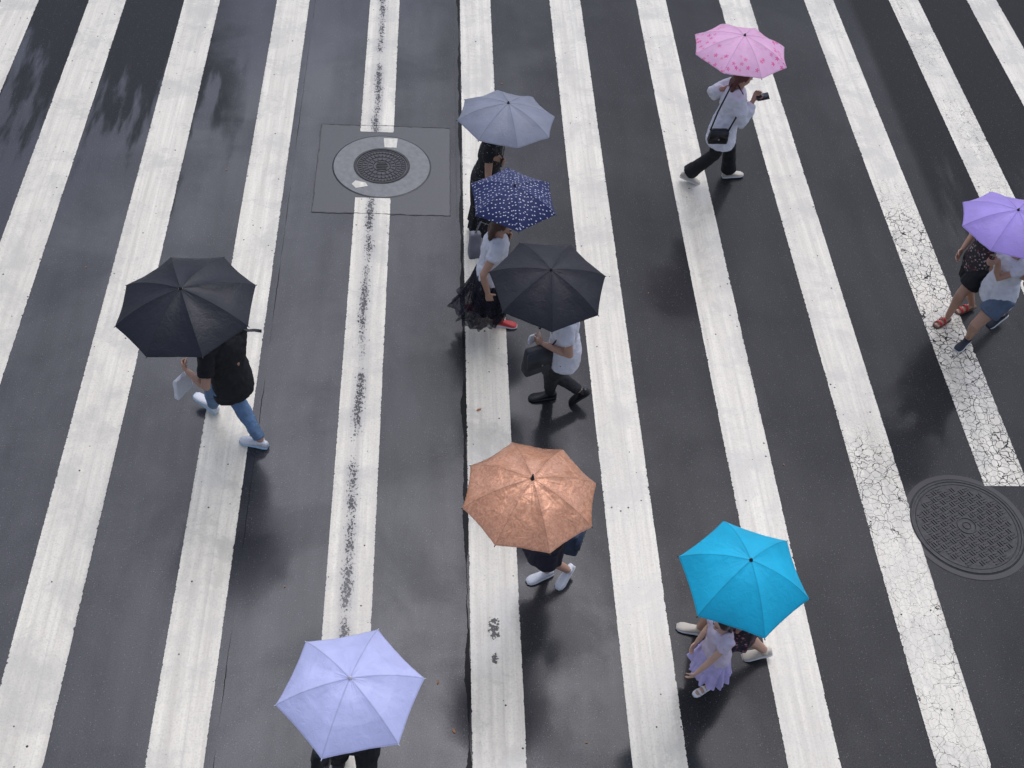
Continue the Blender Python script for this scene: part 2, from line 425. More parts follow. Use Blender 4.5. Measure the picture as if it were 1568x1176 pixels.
    for k in 'RL':
        fd,f,c,un=fdir[k]; sd=f.cross(UP).normalized()
        prof=[(-.50,.022,.060),(-.44,.030,.074),(-.30,.035,.082),(-.12,.036,.074),(.08,.042,.054),(.26,.047,.042),(.40,.040,.032),(.49,.020,.018)]
        for bmx,z0,z1,grow in ((bmS,0,.020,.004),(bmU,.016,None,0)):
            vs=[]
            for u,w,t in prof:
                top=(t if z1 is None else z1)
                ring=[]
                m=16
                for j in range(m):
                    th=2*pi*j/m; cx=math.copysign(abs(cos(th))**.6,cos(th)); cy=math.copysign(abs(sin(th))**(.7),sin(th))
                    hh=(top+.006-z0)/2
                    ring.append(bmx.verts.new(c+fd*u*L+sd*cx*(w+grow)*s*(1-.25*(cy>0)*(z1 is None)*cy)+un*(z0+hh+cy*hh)*s))
                vs.append(ring)
            for A,B in zip(vs,vs[1:]):
                for j in range(16): bmx.faces.new((A[j],A[(j+1)%16],B[(j+1)%16],B[j]))
            bmx.faces.new(vs[0][::-1]); bmx.faces.new(vs[-1])
        if not sandal:
            an=J['an'+k]; loft(bmU,[c-fd*L*.26+un*.05*s,lerp(an,c-fd*L*.26+un*.05*s,.2)],[.042*s,.037*s],n=14,cap=.3)
    if sandal:
        bmU.free(); bmU=bmesh.new()
        for k in 'RL':
            fd,f,c,un=fdir[k]; sd=f.cross(UP).normalized()
            for uu,hh in ((.22,.05),(.0,.075)):
                pts=[c+fd*L*uu+sd*cos(t)*.045*s+un*(.02+sin(t)*hh*.75)*s for t in [pi*i/8 for i in range(9)]]
                loft(bmU,pts,[(.014*s,.004*s)]*9,side=fd,n=8,cap=.2)
    from_bm('shoe_uppers',bmU,shoe_mat,root,origin=org); from_bm('shoe_soles',bmS,sole_mat or shoe_mat,root,origin=org)
    return root,J,dict(fwd=fwd,right=right,shc=shc,hc=hc,hand=handinfo)

def bag(name,c,size,rot,mat,strap=None,strap_r=.005,flap=True,trim=None):
    c=V(c); root=empty(name,c); bm=bmesh.new(); w,d,hh=size
    R=Matrix.Rotation(radians(rot),4,'Z')
    bmesh.ops.create_cube(bm,size=1,matrix=R@Matrix.Diagonal((w,d,hh,1)))
    for v in bm.verts:
        if v.co.z>0: v.co.x*=.86; v.co.y*=.7
    bmesh.ops.bevel(bm,geom=bm.edges[:],offset=min(w,d,hh)*.28,segments=4,profile=.6,affect='EDGES')
    bmesh.ops.subdivide_edges(bm,edges=[e for e in bm.edges if e.calc_length()>.06],cuts=3,use_grid_fill=True)
    for v in bm.verts: v.co+=v.co.normalized()*.008*noise.noise(v.co*18+c)
    from_bm('bag_body',bm,mat,root)
    if flap:
        bm=bmesh.new(); bmesh.ops.create_cube(bm,size=1,matrix=R@Matrix.Translation((0,-d*.34,hh*.16))@Matrix.Rotation(radians(-6),4,'X')@Matrix.Diagonal((w*.9,d*.38,hh*.62,1)))
        bmesh.ops.bevel(bm,geom=bm.edges[:],offset=d*.1,segments=3,affect='EDGES'); from_bm('flap',bm,mat,root)
        bm=bmesh.new(); ell(bm,R@V((0,-d*.56,-hh*.08)),(.012,.006,.012),None,10); from_bm('clasp',bm,trim or steel,root)
    if strap:
        bm=bmesh.new(); loft(bm,[V(p)-c for p in strap],[(strap_r*1.8,strap_r*.6)]*len(strap),n=8,cap=.3); from_bm('strap',bm,mat,root)
    return root

# ------------------------------------------------------------------ road material
def road_mat():
    t=NT('wet_asphalt'); o=t.obj(); X=t.xyz(o)
    big=t.noise(o,.6,4,.6,.5); fine=t.noise(o,85,3,.75)
    streak=t.noise(t.scale(o,(3.,.45,1)),1.,4,.62)
    xn=t.math('ADD',X[0],t.mr(big,.3,.7,-.5,.5))
    left=t.mr(xn,2.6,-1.6,0.,1.,True)
    band=t.math('MULTIPLY',t.mr(X[0],-1.52,-1.46),t.mr(X[0],-1.0,-1.3))
    col=t.mix(left,(.0115,.0117,.0130),(.019,.0205,.027))
    col=t.mix(t.mr(streak,.40,.66,0,.4),col,t.mix(.6,col,(.006,.006,.007)))
    grain=t.mr(fine,.3,.7,-.5,.5)
    nz=t.math('ADD',t.mr(streak,.3,.65,-1.8,1.8),grain)
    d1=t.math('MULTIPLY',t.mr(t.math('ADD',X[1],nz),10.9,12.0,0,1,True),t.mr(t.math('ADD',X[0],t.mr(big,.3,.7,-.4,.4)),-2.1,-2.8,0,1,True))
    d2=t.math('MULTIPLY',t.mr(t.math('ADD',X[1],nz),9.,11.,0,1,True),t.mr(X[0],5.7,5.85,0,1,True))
    dark_refl=t.math('MAXIMUM',d1,d2)  # dark reflections painted in as patches: darker albedo, less coat
    col=t.mix(t.math('MULTIPLY',dark_refl,.7),col,(.006,.006,.007))
    col=t.mix(t.mr(fine,.42,.72,0,.75),col,t.mix(.30,col,(.13,.13,.135)))
    col=t.mix(t.mr(fine,.46,.30,0,.6),col,(.005,.005,.006))
    v=t.vor(o,60); sp=t.math('MULTIPLY',t.math('LESS_THAN',v.outputs['Distance'],.2),t.math('GREATER_THAN',t.xyz(v.outputs['Color'])[0],.82))
    col=t.mix(t.math('MULTIPLY',sp,.4),col,(.27,.27,.26))
    yn=t.noise(t.scale(o,(0,1,0)),3.5,4,.7); yw=t.mr(t.noise(t.scale(o,(0,1,0)),1.1,2),.4,.62,0,1)
    def crack(x0,wmin,w,amp):
        dx=t.math('ABSOLUTE',t.math('SUBTRACT',t.math('ADD',X[0],t.mr(yn,.3,.7,-amp,amp)),x0))
        return t.math('LESS_THAN',dx,t.mr(yw,0,1,wmin,w))
    ck=t.math('MAXIMUM',crack(.385,.003,.030,.012),crack(-1.48,0.,.004,.006))
    col=t.mix(t.math('MULTIPLY',ck,.85),col,(.004,.004,.004))
    bn=t.noise(o,110,1,.6)
    wet=t.mr(t.math('ADD',t.noise(o,.8,4,.65,.4),t.mr(fine,.3,.7,-.06,.06)),.42,.57,0,1)
    wl=t.math('MULTIPLY',t.mr(left,0,1,.25,.92),t.mr(wet,0,1,.78,1.))
    wl=t.math('MULTIPLY',wl,t.mr(streak,.40,.66,1.,.82))
    wl=t.math('MULTIPLY',wl,t.mr(dark_refl,0,1,1,.16))
    wl=t.math('ADD',wl,t.math('MULTIPLY',band,.12),clamp=True)
    wl=t.math('MULTIPLY',wl,t.mr(ck,0,1,1,.1))
    p=t.bsdf(col,.6,Normal=t.bump(bn,.6,.003),Coat_Weight=wl,Coat_Roughness=t.mr(wet,0,1,.22,.085),Coat_IOR=1.62,Coat_Normal=t.bump(bn,.10,.002))
    t.put(p.inputs['Specular IOR Level'],.12)
    return t.fin(p)
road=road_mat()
def sheet(name,x0,x1,y0,y1,z,mat,nx=1,ny=1,parent=None,uvw=False):
    bm=bmesh.new(); uvl=bm.loops.layers.uv.new('UVMap')
    vs=[[bm.verts.new((lerp(x0,x1,i/nx),lerp(y0,y1,j/ny),z)) for i in range(nx+1)] for j in range(ny+1)]
    for j in range(ny):
        for i in range(nx):
            f=bm.faces.new((vs[j][i],vs[j][i+1],vs[j+1][i+1],vs[j+1][i]))
            for l in f.loops: l[uvl].uv=((l.vert.co.x-x0)/(x1-x0),l.vert.co.y)
    return from_bm(name,bm,mat,parent,False)
t=NT('distant_ground'); o=t.obj(); ground_m=t.fin(t.bsdf(t.mix(t.noise(o,.2,4),(.04,.04,.043),(.07,.07,.072)),.6))
sheet('ground',-400,400,-400,400,-.012,ground_m)
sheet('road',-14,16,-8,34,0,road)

# ------------------------------------------------------------------ zebra paint
def paint_mat(name,crack=.0,scuff=0.,scx=.5,seed=0.,tone=(.80,.735,.60),crack_y=None,spots=(),cmin=.12):
    t=NT(name); o=t.obj(); uv=t.uv(); U=t.xyz(uv); X=t.xyz(o)
    off=t.n('ShaderNodeMapping'); t.put(off.inputs['Vector'],o); off.inputs['Location'].default_value=(seed*3.7,seed*1.3,0)
    oo=off.outputs[0]
    st=t.noise(t.scale(oo,(16,.5,1)),1.,3,.65); bl=t.noise(oo,1.9,4,.68,.4); fi=t.noise(oo,60,2,.7)
    c=t.mix(t.mr(st,.34,.66),[x*.80 for x in tone],[min(.85,x*1.08) for x in tone])
    c=t.mix(t.mr(bl,.45,.64,0,.75),c,(.55,.52,.44))
    c=t.mix(t.mr(fi,.48,.72,0,.4),c,(.38,.37,.35))
    ln=t.mr(t.math('ABSOLUTE',t.math('SUBTRACT',U[0],t.mr(bl,.3,.7,.60,.64))),.0,.02,.3,0.)
    c=t.mix(ln,c,(.45,.44,.40))
    v=t.vor(oo,26); m=t.math('MULTIPLY',t.math('LESS_THAN',v.outputs['Distance'],t.mr(t.xyz(v.outputs['Color'])[0],0,1,.06,.26)),t.math('GREATER_THAN',t.xyz(v.outputs['Color'])[1],.955))
    ed=t.math('MULTIPLY',t.math('MINIMUM',U[0],t.math('SUBTRACT',1.,U[0])),.43)
    en=t.mr(t.noise(oo,22,3,.8),.45,.78,-.001,t.mr(bl,.4,.65,.005,.020))
    hole=t.math('MAXIMUM',t.math('LESS_THAN',ed,en),m)
    if scuff>0:
        yn=t.noise(t.scale(oo,(0,1,0)),1.0,2,.6)
        du=t.math('ABSOLUTE',t.math('SUBTRACT',U[0],t.mr(yn,.3,.7,scx-.05,scx+.05)))
        env=t.mr(du,.03,.26,1,0)
        act=t.mr(t.noise(t.scale(oo,(0,1,0)),1.6,2,.6),.38,.54,.45,1.)
        q=t.math('MULTIPLY',t.math('MULTIPLY',env,act),scuff)
        nn=t.noise(t.scale(oo,(1.5,.9,1)),32,3,.8)
        hole=t.math('MAXIMUM',hole,t.math('LESS_THAN',nn,t.mr(q,0,1,.22,.545)))
        c=t.mix(t.math('MULTIPLY',q,.6),c,(.24,.24,.25))
    for (su,sy,ru,ry) in spots:
        dx=t.math('DIVIDE',t.math('SUBTRACT',U[0],su),ru); dy=t.math('DIVIDE',t.math('SUBTRACT',X[1],sy),ry)
        rr=t.math('ADD',t.math('MULTIPLY',dx,dx),t.math('MULTIPLY',dy,dy))
        hole=t.math('MAXIMUM',hole,t.math('LESS_THAN',t.noise(oo,30,3,.8),t.mr(rr,0,1,.60,.25)))
    if crack>0:
        wv=t.n('ShaderNodeVectorMath',operation='ADD'); t.put(wv.inputs[0],oo)
        nt=t.n('ShaderNodeTexNoise'); t.put(nt.inputs['Vector'],oo); nt.inputs['Scale'].default_value=12; nt.inputs['Detail'].default_value=3
        t.put(wv.inputs[1],t.scale(nt.outputs['Color'],(.07,.07,.07)))
        amt=t.mr(t.noise(oo,1.6,3),.42,.60,cmin,1.)
        if crack_y: amt=t.math('MULTIPLY',amt,t.math('MULTIPLY',t.mr(X[1],crack_y[0],crack_y[0]+.8),t.mr(X[1],crack_y[1],crack_y[1]-.8)))
        d=t.vor(wv.outputs[0],14,'DISTANCE_TO_EDGE').outputs['Distance']
        d2=t.vor(wv.outputs[0],5.5,'DISTANCE_TO_EDGE').outputs['Distance']
        hole=t.math('MAXIMUM',hole,t.math('LESS_THAN',d,t.math('MULTIPLY',amt,.030*crack)))
        hole=t.math('MAXIMUM',hole,t.math('LESS_THAN',d2,t.math('MULTIPLY',amt,.014*crack)))
    p=t.bsdf(c,t.mr(bl,.35,.65,.40,.18),Normal=t.bump(t.noise(oo,90,1),.25,.003))
    t.put(p.inputs['Specular IOR Level'],.6)
    tr=t.n('ShaderNodeBsdfTransparent'); mx=t.n('ShaderNodeMixShader'); t.put(mx.inputs[0],hole)
    t.t.links.new(p.outputs[0],mx.inputs[1]); t.t.links.new(tr.outputs[0],mx.inputs[2])
    return t.fin(mx.outputs[0])
Y0,Y1=1.2,19.
stripes=[(-6.62,-6.18,Y0,Y1,{}),(-5.39,-4.93,Y0,Y1,{}),(-4.32,-3.86,Y0,Y1,{}),(-3.14,-2.69,Y0,Y1,{}),(-1.97,-1.55,Y0,Y1,{}),
 (-.77,-.385,Y0,9.99,dict(scuff=1.,scx=.45)),(-.77,-.385,11.16,Y1,dict(scuff=1.,scx=.45)),
 (.405,.81,Y0,Y1,dict(spots=((.47,4.72,.17,.16),(.48,4.45,.1,.07)))),(1.60,2.02,Y0,Y1,{}),(2.78,3.19,Y0,Y1,{}),(3.93,4.36,Y0,Y1,dict(crack=.7,crack_y=(0.,7.2),cmin=.3)),
 (5.13,5.55,6.18,Y1,dict(crack=1.3,crack_y=(5.0,10.6),cmin=.4)),(6.35,6.78,7.2,Y1,dict(crack=.3)),(7.49,7.93,8.5,Y1,{})]
for i,(a,b,y0,y1,k) in enumerate(stripes):
    sheet('crosswalk_stripe',a,b,y0,y1,.004,paint_mat('road_paint_%d'%i,seed=i+1.3,**k),1,1)
# ------------------------------------------------------------------ repaired square and manholes
t=NT('patch_asphalt'); o=t.obj(); fi=t.noise(o,110,3,.7)
patch_m=t.fin(t.bsdf(t.mix(t.mr(fi,.3,.7),(.010,.011,.013),(.036,.037,.041)),.6,Normal=t.bump(fi,.4,.003),Coat_Weight=.62,Coat_Roughness=.16,Coat_IOR=1.6))
seam_m=plain('joint_tar',(.008,.008,.009),.4)
t=NT('wet_concrete'); o=t.obj(); n=t.noise(o,14,4,.7); n2=t.noise(o,160,2)
conc_m=t.fin(t.bsdf(t.mix(t.math('MULTIPLY',n2,.5),t.mix(t.mr(n,.3,.7),(.11,.11,.11),(.20,.20,.195)),(.22,.22,.22)),.45,Normal=t.bump(n2,.3,.003)))
t=NT('cast_iron'); o=t.obj(); n=t.noise(o,30,4,.65); iron_m=t.fin(t.bsdf(t.mix(n,(.030,.029,.031),(.08,.08,.085)),t.mr(n,.3,.7,.6,.38),Metallic=.25))
t=NT('cast_iron_dark'); o=t.obj(); n=t.noise(o,30,4,.65); iron_d=t.fin(t.bsdf(t.mix(n,(.008,.008,.009),(.024,.024,.026)),t.mr(n,.3,.7,.55,.35),Metallic=.1))
pr=empty('asphalt_repair_patch',(-.48,10.5,0))
x0,x1,y0,y1=-.74,.745,-.77,.78
sheet('patch_surface',x0,x1,y0,y1,.0022,patch_m,parent=pr)
def seamline(p,q,w,par,z=.0045):
    bm=bmesh.new(); p=V(p);q=V(q); d=(q-p).normalized(); s=V((-d.y,d.x,0)); n=60; L=[];Rr=[]
    for i in range(n+1):
        c=p.lerp(q,i/n)+s*.012*noise.noise(V((i*.3,p.x*7,p.y*5))); ww=w*(.7+.9*noise.noise(V((i*.5,p.x,q.y)))); 
        L.append(bm.verts.new(c+s*ww+UP*z)); Rr.append(bm.verts.new(c-s*ww+UP*z))
    for i in range(n): bm.faces.new((L[i],Rr[i],Rr[i+1],L[i+1]))
    from_bm('tar_joint',bm,seam_m,par,False)
for k,(p,q) in enumerate([((x0,y0,0),(x1,y0,0)),((x0,y1,0),(x1,y1,0)),((x0,y0,0),(x0,y1,0)),((x1,y0,0),(x1,y1,0))]): seamline(p,q,.007,pr,.0045+.0004*k)
seamline((x1+.07,y0,0),(x1+.07,y1+3.5,0),.006,pr,.0026); 
def annulus(bm,r0,r1,z0,z1=None,n=72,off=(0,0)):
    z1=z0 if z1 is None else z1
    A=[bm.verts.new((off[0]+r0*cos(2*pi*i/n),off[1]+r0*sin(2*pi*i/n),z0)) for i in range(n)] if r0>0 else None
    B=[bm.verts.new((off[0]+r1*cos(2*pi*i/n),off[1]+r1*sin(2*pi*i/n),z1)) for i in range(n)]
    if A:
        for i in range(n): bm.faces.new((A[i],A[(i+1)%n],B[(i+1)%n],B[i]))
    else: bm.faces.new(B)
def ridge(bm,r0,r1,z,hh,n=72):
    annulus(bm,r0,r0+.003,z,z+hh,n); annulus(bm,r0+.003,r1-.003,z+hh,z+hh,n); annulus(bm,r1-.003,r1,z+hh,z,n)
mh=empty('manhole_cover',(-.50,10.54,0))
bm=bmesh.new(); annulus(bm,.31,.535,.008); annulus(bm,.535,.545,.008,.001); from_bm('concrete_collar',bm,conc_m,mh,False)
bm=bmesh.new(); annulus(bm,0,.31,.0065); 
from_bm('cover_plate',bm,iron_m,mh,False)
bm=bmesh.new(); ridge(bm,.285,.305,.0065,.007); ridge(bm,.262,.272,.0065,.004); ridge(bm,.09,.10,.0065,.006); ridge(bm,.155,.163,.0065,.005); ridge(bm,.215,.222,.0065,.005)
def rib(bm,c,ang,l,w,z,hh):
    m=Matrix.Translation((c[0],c[1],z+hh/2))@Matrix.Rotation(ang,4,'Z')@Matrix.Diagonal((l,w,hh,1)); bmesh.ops.create_cube(bm,size=1,matrix=m)
for r,nn,l in ((.128,16,.04),(.189,28,.038),(.242,44,.03)):
    for i in range(nn):
        a=2*pi*i/nn; rib(bm,(r*cos(a),r*sin(a)),a,l,.011,.0065,.005)
for i in range(-2,3): rib(bm,(0,i*.028),0,.14-.02*abs(i),.012,.0065,.006)
from_bm('raised_tread',bm,iron_d,mh,False)
bm=bmesh.new(); annulus(bm,.306,.316,.0095); annulus(bm,.536,.552,.0085,.003); from_bm('gap_shadow_ring',bm,seam_m,mh,False)
pm=paint_mat('paint_remnant',seed=9.); 
for pts in ([(.02,.33),(.155,.33),(.165,.50),(.005,.50)],[(-.28,-.27),(-.17,-.30),(-.14,-.36),(-.27,-.40),(-.32,-.33)]):
    bm=bmesh.new(); uvl=bm.loops.layers.uv.new('UVMap'); 
    f=bm.faces.new([bm.verts.new((x,y,.011)) for x,y in pts])
    for l in f.loops: l[uvl].uv=(.5,0)
    from_bm('paint_remnant',bm,pm,mh,False)
mh2=empty('manhole_cover',(4.83,5.74,0))
bm=bmesh.new(); annulus(bm,0,.5,.006); annulus(bm,.5,.51,.006,.001); from_bm('cover_plate',bm,iron_d,mh2,False)
bm=bmesh.new(); ridge(bm,.475,.498,.006,.006); ridge(bm,.445,.455,.006,.004); ridge(bm,.075,.09,.006,.006); ridge(bm,.03,.04,.006,.006)
sp=.058
for i in range(-8,9):
    for j in range(-8,9):
        x,y=i*sp,j*sp; r=math.hypot(x,y)
        if r<.115 or r>.415: continue
        a=radians(30)+(pi/2 if (i+j)%2 else 0); ca,sa=cos(radians(30)),sin(radians(30))
        for o_ in (-.013,.013):
            ox,oy=-sin(a)*o_,cos(a)*o_
            xx,yy=x*ca-y*sa,x*sa+y*ca
            rib(bm,(xx+ox,yy+oy),a,.046,.012,.006,.006)
from_bm('basketweave_tread',bm,iron_d,mh2,False)
bm=bmesh.new(); annulus(bm,.51,.56,.0035); from_bm('tar_surround',bm,seam_m,mh2,False)
# fallen leaves
leaf_m=plain('dry_leaf',(.35,.13,.03),.6); bm=bmesh.new()
for x,y,s_,a in ((.52,7.0,.05,.5),(.15,4.25,.03,1.2),(.27,3.85,.035,2.),(1.27,3.75,.02,0),(-1.1,5.1,.018,1),(3.3,6.4,.018,2),(-3.4,8.8,.02,.3),(2.3,8.6,.018,.9),(.9,12.2,.025,1.),(-2.2,10.4,.02,.2)):
    pts=[(-1,0,.1),(-.4,.38,.3),(.3,.42,.2),(1,0,.35),(.3,-.4,.15),(-.4,-.35,.3)]
    bm.faces.new([bm.verts.new((x+s_*(px*cos(a)-py*sin(a))*.6,y+s_*(px*sin(a)+py*cos(a))*.6,.006+pz*s_*.3)) for px,py,pz in pts])
from_bm('fallen_leaves',bm,leaf_m,None,False)

# ------------------------------------------------------------------ materials for clothes
white_tee=cloth('white_cotton',(.72,.72,.76),.8,.08,.8); black_c=cloth('black_cotton',(.012,.012,.014),.85,.3,.6); 
blouse=cloth('white_chiffon',(.78,.78,.84),.7,.06,1.,scale=18)
jeans=denim('blue_denim',(.045,.115,.23)); jeans_d=denim('dark_denim_shorts',(.022,.045,.09)); darkgrey=cloth('charcoal_twill',(.018,.019,.022),.8,.25,.7); navy_c=cloth('navy_cotton',(.012,.012,.028),.8,.3,.6)
def tulle_mat():
    t=NT('black_tulle'); o=t.obj(); n=t.noise(o,30,3)
    p=t.bsdf(t.mix(n,(.004,.004,.010),(.012,.012,.026)),.8); tr=t.n('ShaderNodeBsdfTransparent'); mx=t.n('ShaderNodeMixShader')
    t.put(mx.inputs[0],t.mr(n,.3,.7,.1,.4)); t.t.links.new(p.outputs[0],mx.inputs[1]); t.t.links.new(tr.outputs[0],mx.inputs[2]); return t.fin(mx.outputs[0])
tulle=tulle_mat()
dot_dress=floral('black_dotted_dress',(.010,.010,.012),[(.5,.5,.5),(.4,.4,.4)],40,.15)
fl_dark=floral('dark_floral',(.02,.014,.022),[(.30,.08,.12),(.35,.25,.25),(.12,.05,.14)],30,.33)
fl_top=floral('floral_blouse',(.04,.035,.04),[(.45,.35,.33),(.25,.22,.2),(.3,.05,.06)],34,.34)
girl_top=floral('printed_white_top',(.66,.58,.68),[(.75,.35,.5),(.7,.5,.6)],24,.18)
lil=cloth('lilac_ruffle',(.50,.44,.72),.75,.15,.7)
sh_white=plain('white_shoe',(.70,.71,.73),.5); sole_w=plain('white_sole',(.75,.75,.74),.5); sh_black=plain('black_leather',(.012,.012,.013),.35); sh_red=plain('red_shoe',(.50,.03,.03),.5); sh_beige=plain('beige_shoe',(.60,.54,.44),.55); sh_dark=plain('dark_sneaker',(.02,.025,.04),.6); sole_b=plain('light_blue_sole',(.45,.62,.75),.5); sh_green=plain('sage_shoe',(.25,.33,.27),.6)
brownsole=plain('brown_sole',(.12,.07,.045),.7)
leather_b=plain('black_bag_leather',(.012,.012,.014),.35); nylon_g=cloth('grey_nylon',(.035,.037,.042),.6,.2,.6); tote_g=cloth('grey_canvas',(.22,.22,.24),.8,.1,.6); red_m=cloth('red_canvas',(.45,.03,.05),.7,.2,.5); paper_w=plain('white_paper',(.75,.75,.76),.7); navybag=cloth('blue_black_bag',(.02,.035,.07),.6,.3,.6)

# ------------------------------------------------------------------ umbrellas
U_black=umbrella_mat('umbrella_black_cloth',(.015,.0165,.023),rough=.48,trans=0,spec=.35)
U_black2=umbrella_mat('umbrella_charcoal_cloth',(.015,.015,.021),rough=.5,trans=0,spec=.35)
U_grey=umbrella_mat('umbrella_grey_cloth',(.27,.285,.345),rough=.45,trans=.1)
U_navy=umbrella_mat('umbrella_navy_dotted',(.025,.034,.115),'dots',(.7,.72,.8),.5,.05)
U_pink=umbrella_mat('umbrella_pink_flowers',(.90,.52,.74),'flowers',(.85,.10,.34),.45,.2)
U_cop=umbrella_mat('umbrella_copper_jacquard',(.76,.37,.205),'jacquard',(.61,.27,.14),.30,.0,metal=.3,coat=.8,spec=.5)
U_cyan=umbrella_mat('umbrella_cyan_cloth',(.015,.53,.80),rough=.5,trans=.15)
U_lav=umbrella_mat('umbrella_lavender_cloth',(.60,.63,.95),rough=.35,trans=.15,spec=.5)
U_pur=umbrella_mat('umbrella_purple_cloth',(.47,.35,.83),rough=.4,trans=.2)
whiteh=plain('white_plastic',(.6,.6,.65),.4)

# a) man with black umbrella
g,ax=umbrella('black_umbrella',(-1.86,6.53,1.97),(-.08,-.07,1),.555,.20,8,20,U_black,strap=-28,length=.78,conc=.02)
r,J,I=person('man',(-1.60,6.60),140,1.72,{'L':(-1.97,6.98,.03,-22),'R':(-1.50,6.57,0,0,22)},{'R':('grip',g(.70),ax),'L':('hold',(-1.93,6.52,1.02),.9)},
   top_mat=black_c,sleeve=.65,bottom=True,bottom_mat=jeans,shoe_mat=sh_white,sole_mat=sole_b,female=False,lean=.02,skin='a')
bag('white_paper_bag',(-2.0,6.52,.86),(.20,.05,.20),60,paper_w,strap=[(-1.97,6.53,1.0),(-2.0,6.52,.95)],flap=False)
# b) woman with grey umbrella
g,ax=umbrella('grey_umbrella',(.75,9.14,1.90),(.04,.04,1),.475,.17,8,10,U_grey)
r,J,I=person('woman',(.60,9.36),-15,1.58,{'R':(.56,9.47,0,12),'L':(.80,9.56,0,0)},{'L':('grip',g(.66),ax),'R':('hold',(.84,9.12,.98),.9)},
   top_mat=dot_dress,sleeve=.3,hem=.02,skirt=dict(len=.46,hem_r=.17,top_r=.10,pleats=9,amp=.10,mat=dot_dress),shoe_mat=sh_green,sole_mat=sole_w,hair_len=.15)
bag('paper_packet',(.91,9.09,.99),(.09,.03,.12),20,paper_w,flap=False)
# c) woman with navy dotted umbrella
g,ax=umbrella('polka_dot_umbrella',(.77,8.02,1.84),(.03,-.06,1),.41,.16,6,95,U_navy)
r,J,I=person('woman',(.60,7.98),0,1.58,{'R':(.80,8.10,0,0),'L':(.50,8.25,.0,25)},{'L':('grip',g(.62),ax),'R':('free',(.58,7.74,.80),.5)},
   top_mat=white_tee,sleeve=.4,skirt=[dict(len=.34,hem_r=.14,pleats=9,amp=.10,mat=black_c,sweep=(-.04,0,0)),dict(len=.40,hem_r=.17,pleats=11,amp=.13,mat=tulle,sweep=(-.12,0,0)),dict(len=.40,hem_r=.19,pleats=13,amp=.16,mat=tulle,sweep=(-.16,.0,.03))],shoe_mat=sh_red,sole_mat=sole_w,hair='brown',hair_len=.1)
bag('grey_tote_bag',(.46,8.20,.98),(.12,.10,.30),10,tote_g,strap=[(.46,8.20,1.12),(.50,8.15,1.3),(.58,8.10,1.31)],flap=False)
# d) man with charcoal umbrella
g,ax=umbrella('black_umbrella',(1.01,6.87,1.93),(.03,-.10,1),.495,.18,7,65,U_black2,length=.76,conc=.02)
r,J,I=person('man',(1.24,6.98),180,1.68,{'L':(1.12,7.16,0,0),'R':(1.47,7.10,.02,48)},{'R':('grip',g(.68),ax),'L':('hold',(1.04,6.90,1.02),.8)},
   top_mat=white_tee,sleeve=.5,bottom=True,bottom_mat=darkgrey,shoe_mat=sh_black,female=False,lean=.035,skin='a')
bag('messenger_bag',(1.0,6.88,.86),(.30,.12,.28),25,nylon_g,strap=[(1.07,6.87,.98),(1.16,6.84,1.2),(1.26,6.88,1.43)])
bag('paper_packet',(.93,6.96,1.02),(.07,.02,.1),40,paper_w,flap=False)
# e) woman with pink umbrella
g,ax=umbrella('pink_floral_umbrella',(3.20,10.40,1.92),(.04,.02,1),.51,.18,8,15,U_pink)
r,J,I=person('woman',(3.20,10.36),0,1.60,{'R':(2.98,10.42,0,18),'L':(3.50,10.54,0,-4)},{'L':('grip',g(.66),ax),'R':('hold',(3.42,10.28,1.22),.8,(0,.3,1))},
   top_mat=blouse,sleeve=1.85,sleeve_w=1.35,bottom=True,bottom_mat=black_c,flare=.024,shoe_mat=sh_beige,sole_mat=sole_w,hair='auburn',hair_len=.22,hem=.05,hem_flare=.02)
bag('handbag',(3.10,10.14,.86),(.22,.09,.17),0,leather_b,strap=[(3.0,10.14,.93),(3.04,10.16,1.15),(3.12,10.23,1.36),(3.2,10.38,1.42),(3.28,10.23,1.33),(3.24,10.14,1.1),(3.19,10.13,.93)])
def phone(c,rot):
    root=empty('mobile_phone',c); bm=bmesh.new(); R=Matrix.Rotation(radians(rot),4,'Z')@Matrix.Rotation(radians(35),4,'X')
    bmesh.ops.create_cube(bm,size=1,matrix=R@Matrix.Diagonal((.15,.075,.009,1))); bmesh.ops.bevel(bm,geom=bm.edges[:],offset=.003,segments=3,affect='EDGES'); from_bm('case',bm,blackplastic,root)
    bm=bmesh.new(); bmesh.ops.create_cube(bm,size=1,matrix=R@Matrix.Translation((0,0,.005))@Matrix.Diagonal((.14,.067,.001,1))); from_bm('screen',bm,plain('phone_glass',(.02,.02,.03),.1),root)
phone((3.52,10.30,1.26),20)
# f) pair with purple umbrella
g,ax=umbrella('purple_umbrella',(5.24,7.83,1.88),(.02,.0,1),.465,.18,8,5,U_pur)
r,J,I=person('woman',(5.55,7.96),212,1.60,{'L':(5.44,7.93,0,0),'R':(5.90,8.26,0,28)},{'L':('grip',g(.62),ax),'R':('hold',(5.58,7.72,1.15),.7)},
   top_mat=white_tee,sleeve=.5,bottom=True,bottom_mat=jeans_d,leg_end=.30,shoe_mat=sh_dark,sole_mat=sole_w,hair_len=.05)
r,J,I=person('woman',(5.46,8.32),205,1.55,{'R':(5.62,8.44,0,10),'L':(5.32,8.25,0,0)},{'R':('free',(5.30,8.46,.85),.5)},
   top_mat=fl_top,sleeve=.5,bottom=True,bottom_mat=black_c,leg_end=.35,shoe_mat=sh_red,sole_mat=brownsole,sandal=True,hair_len=.1)
bag('red_bag',(5.36,8.46,1.22),(.18,.10,.24),25,red_m,strap=[(5.36,8.46,1.32),(5.40,8.38,1.36)],flap=False)
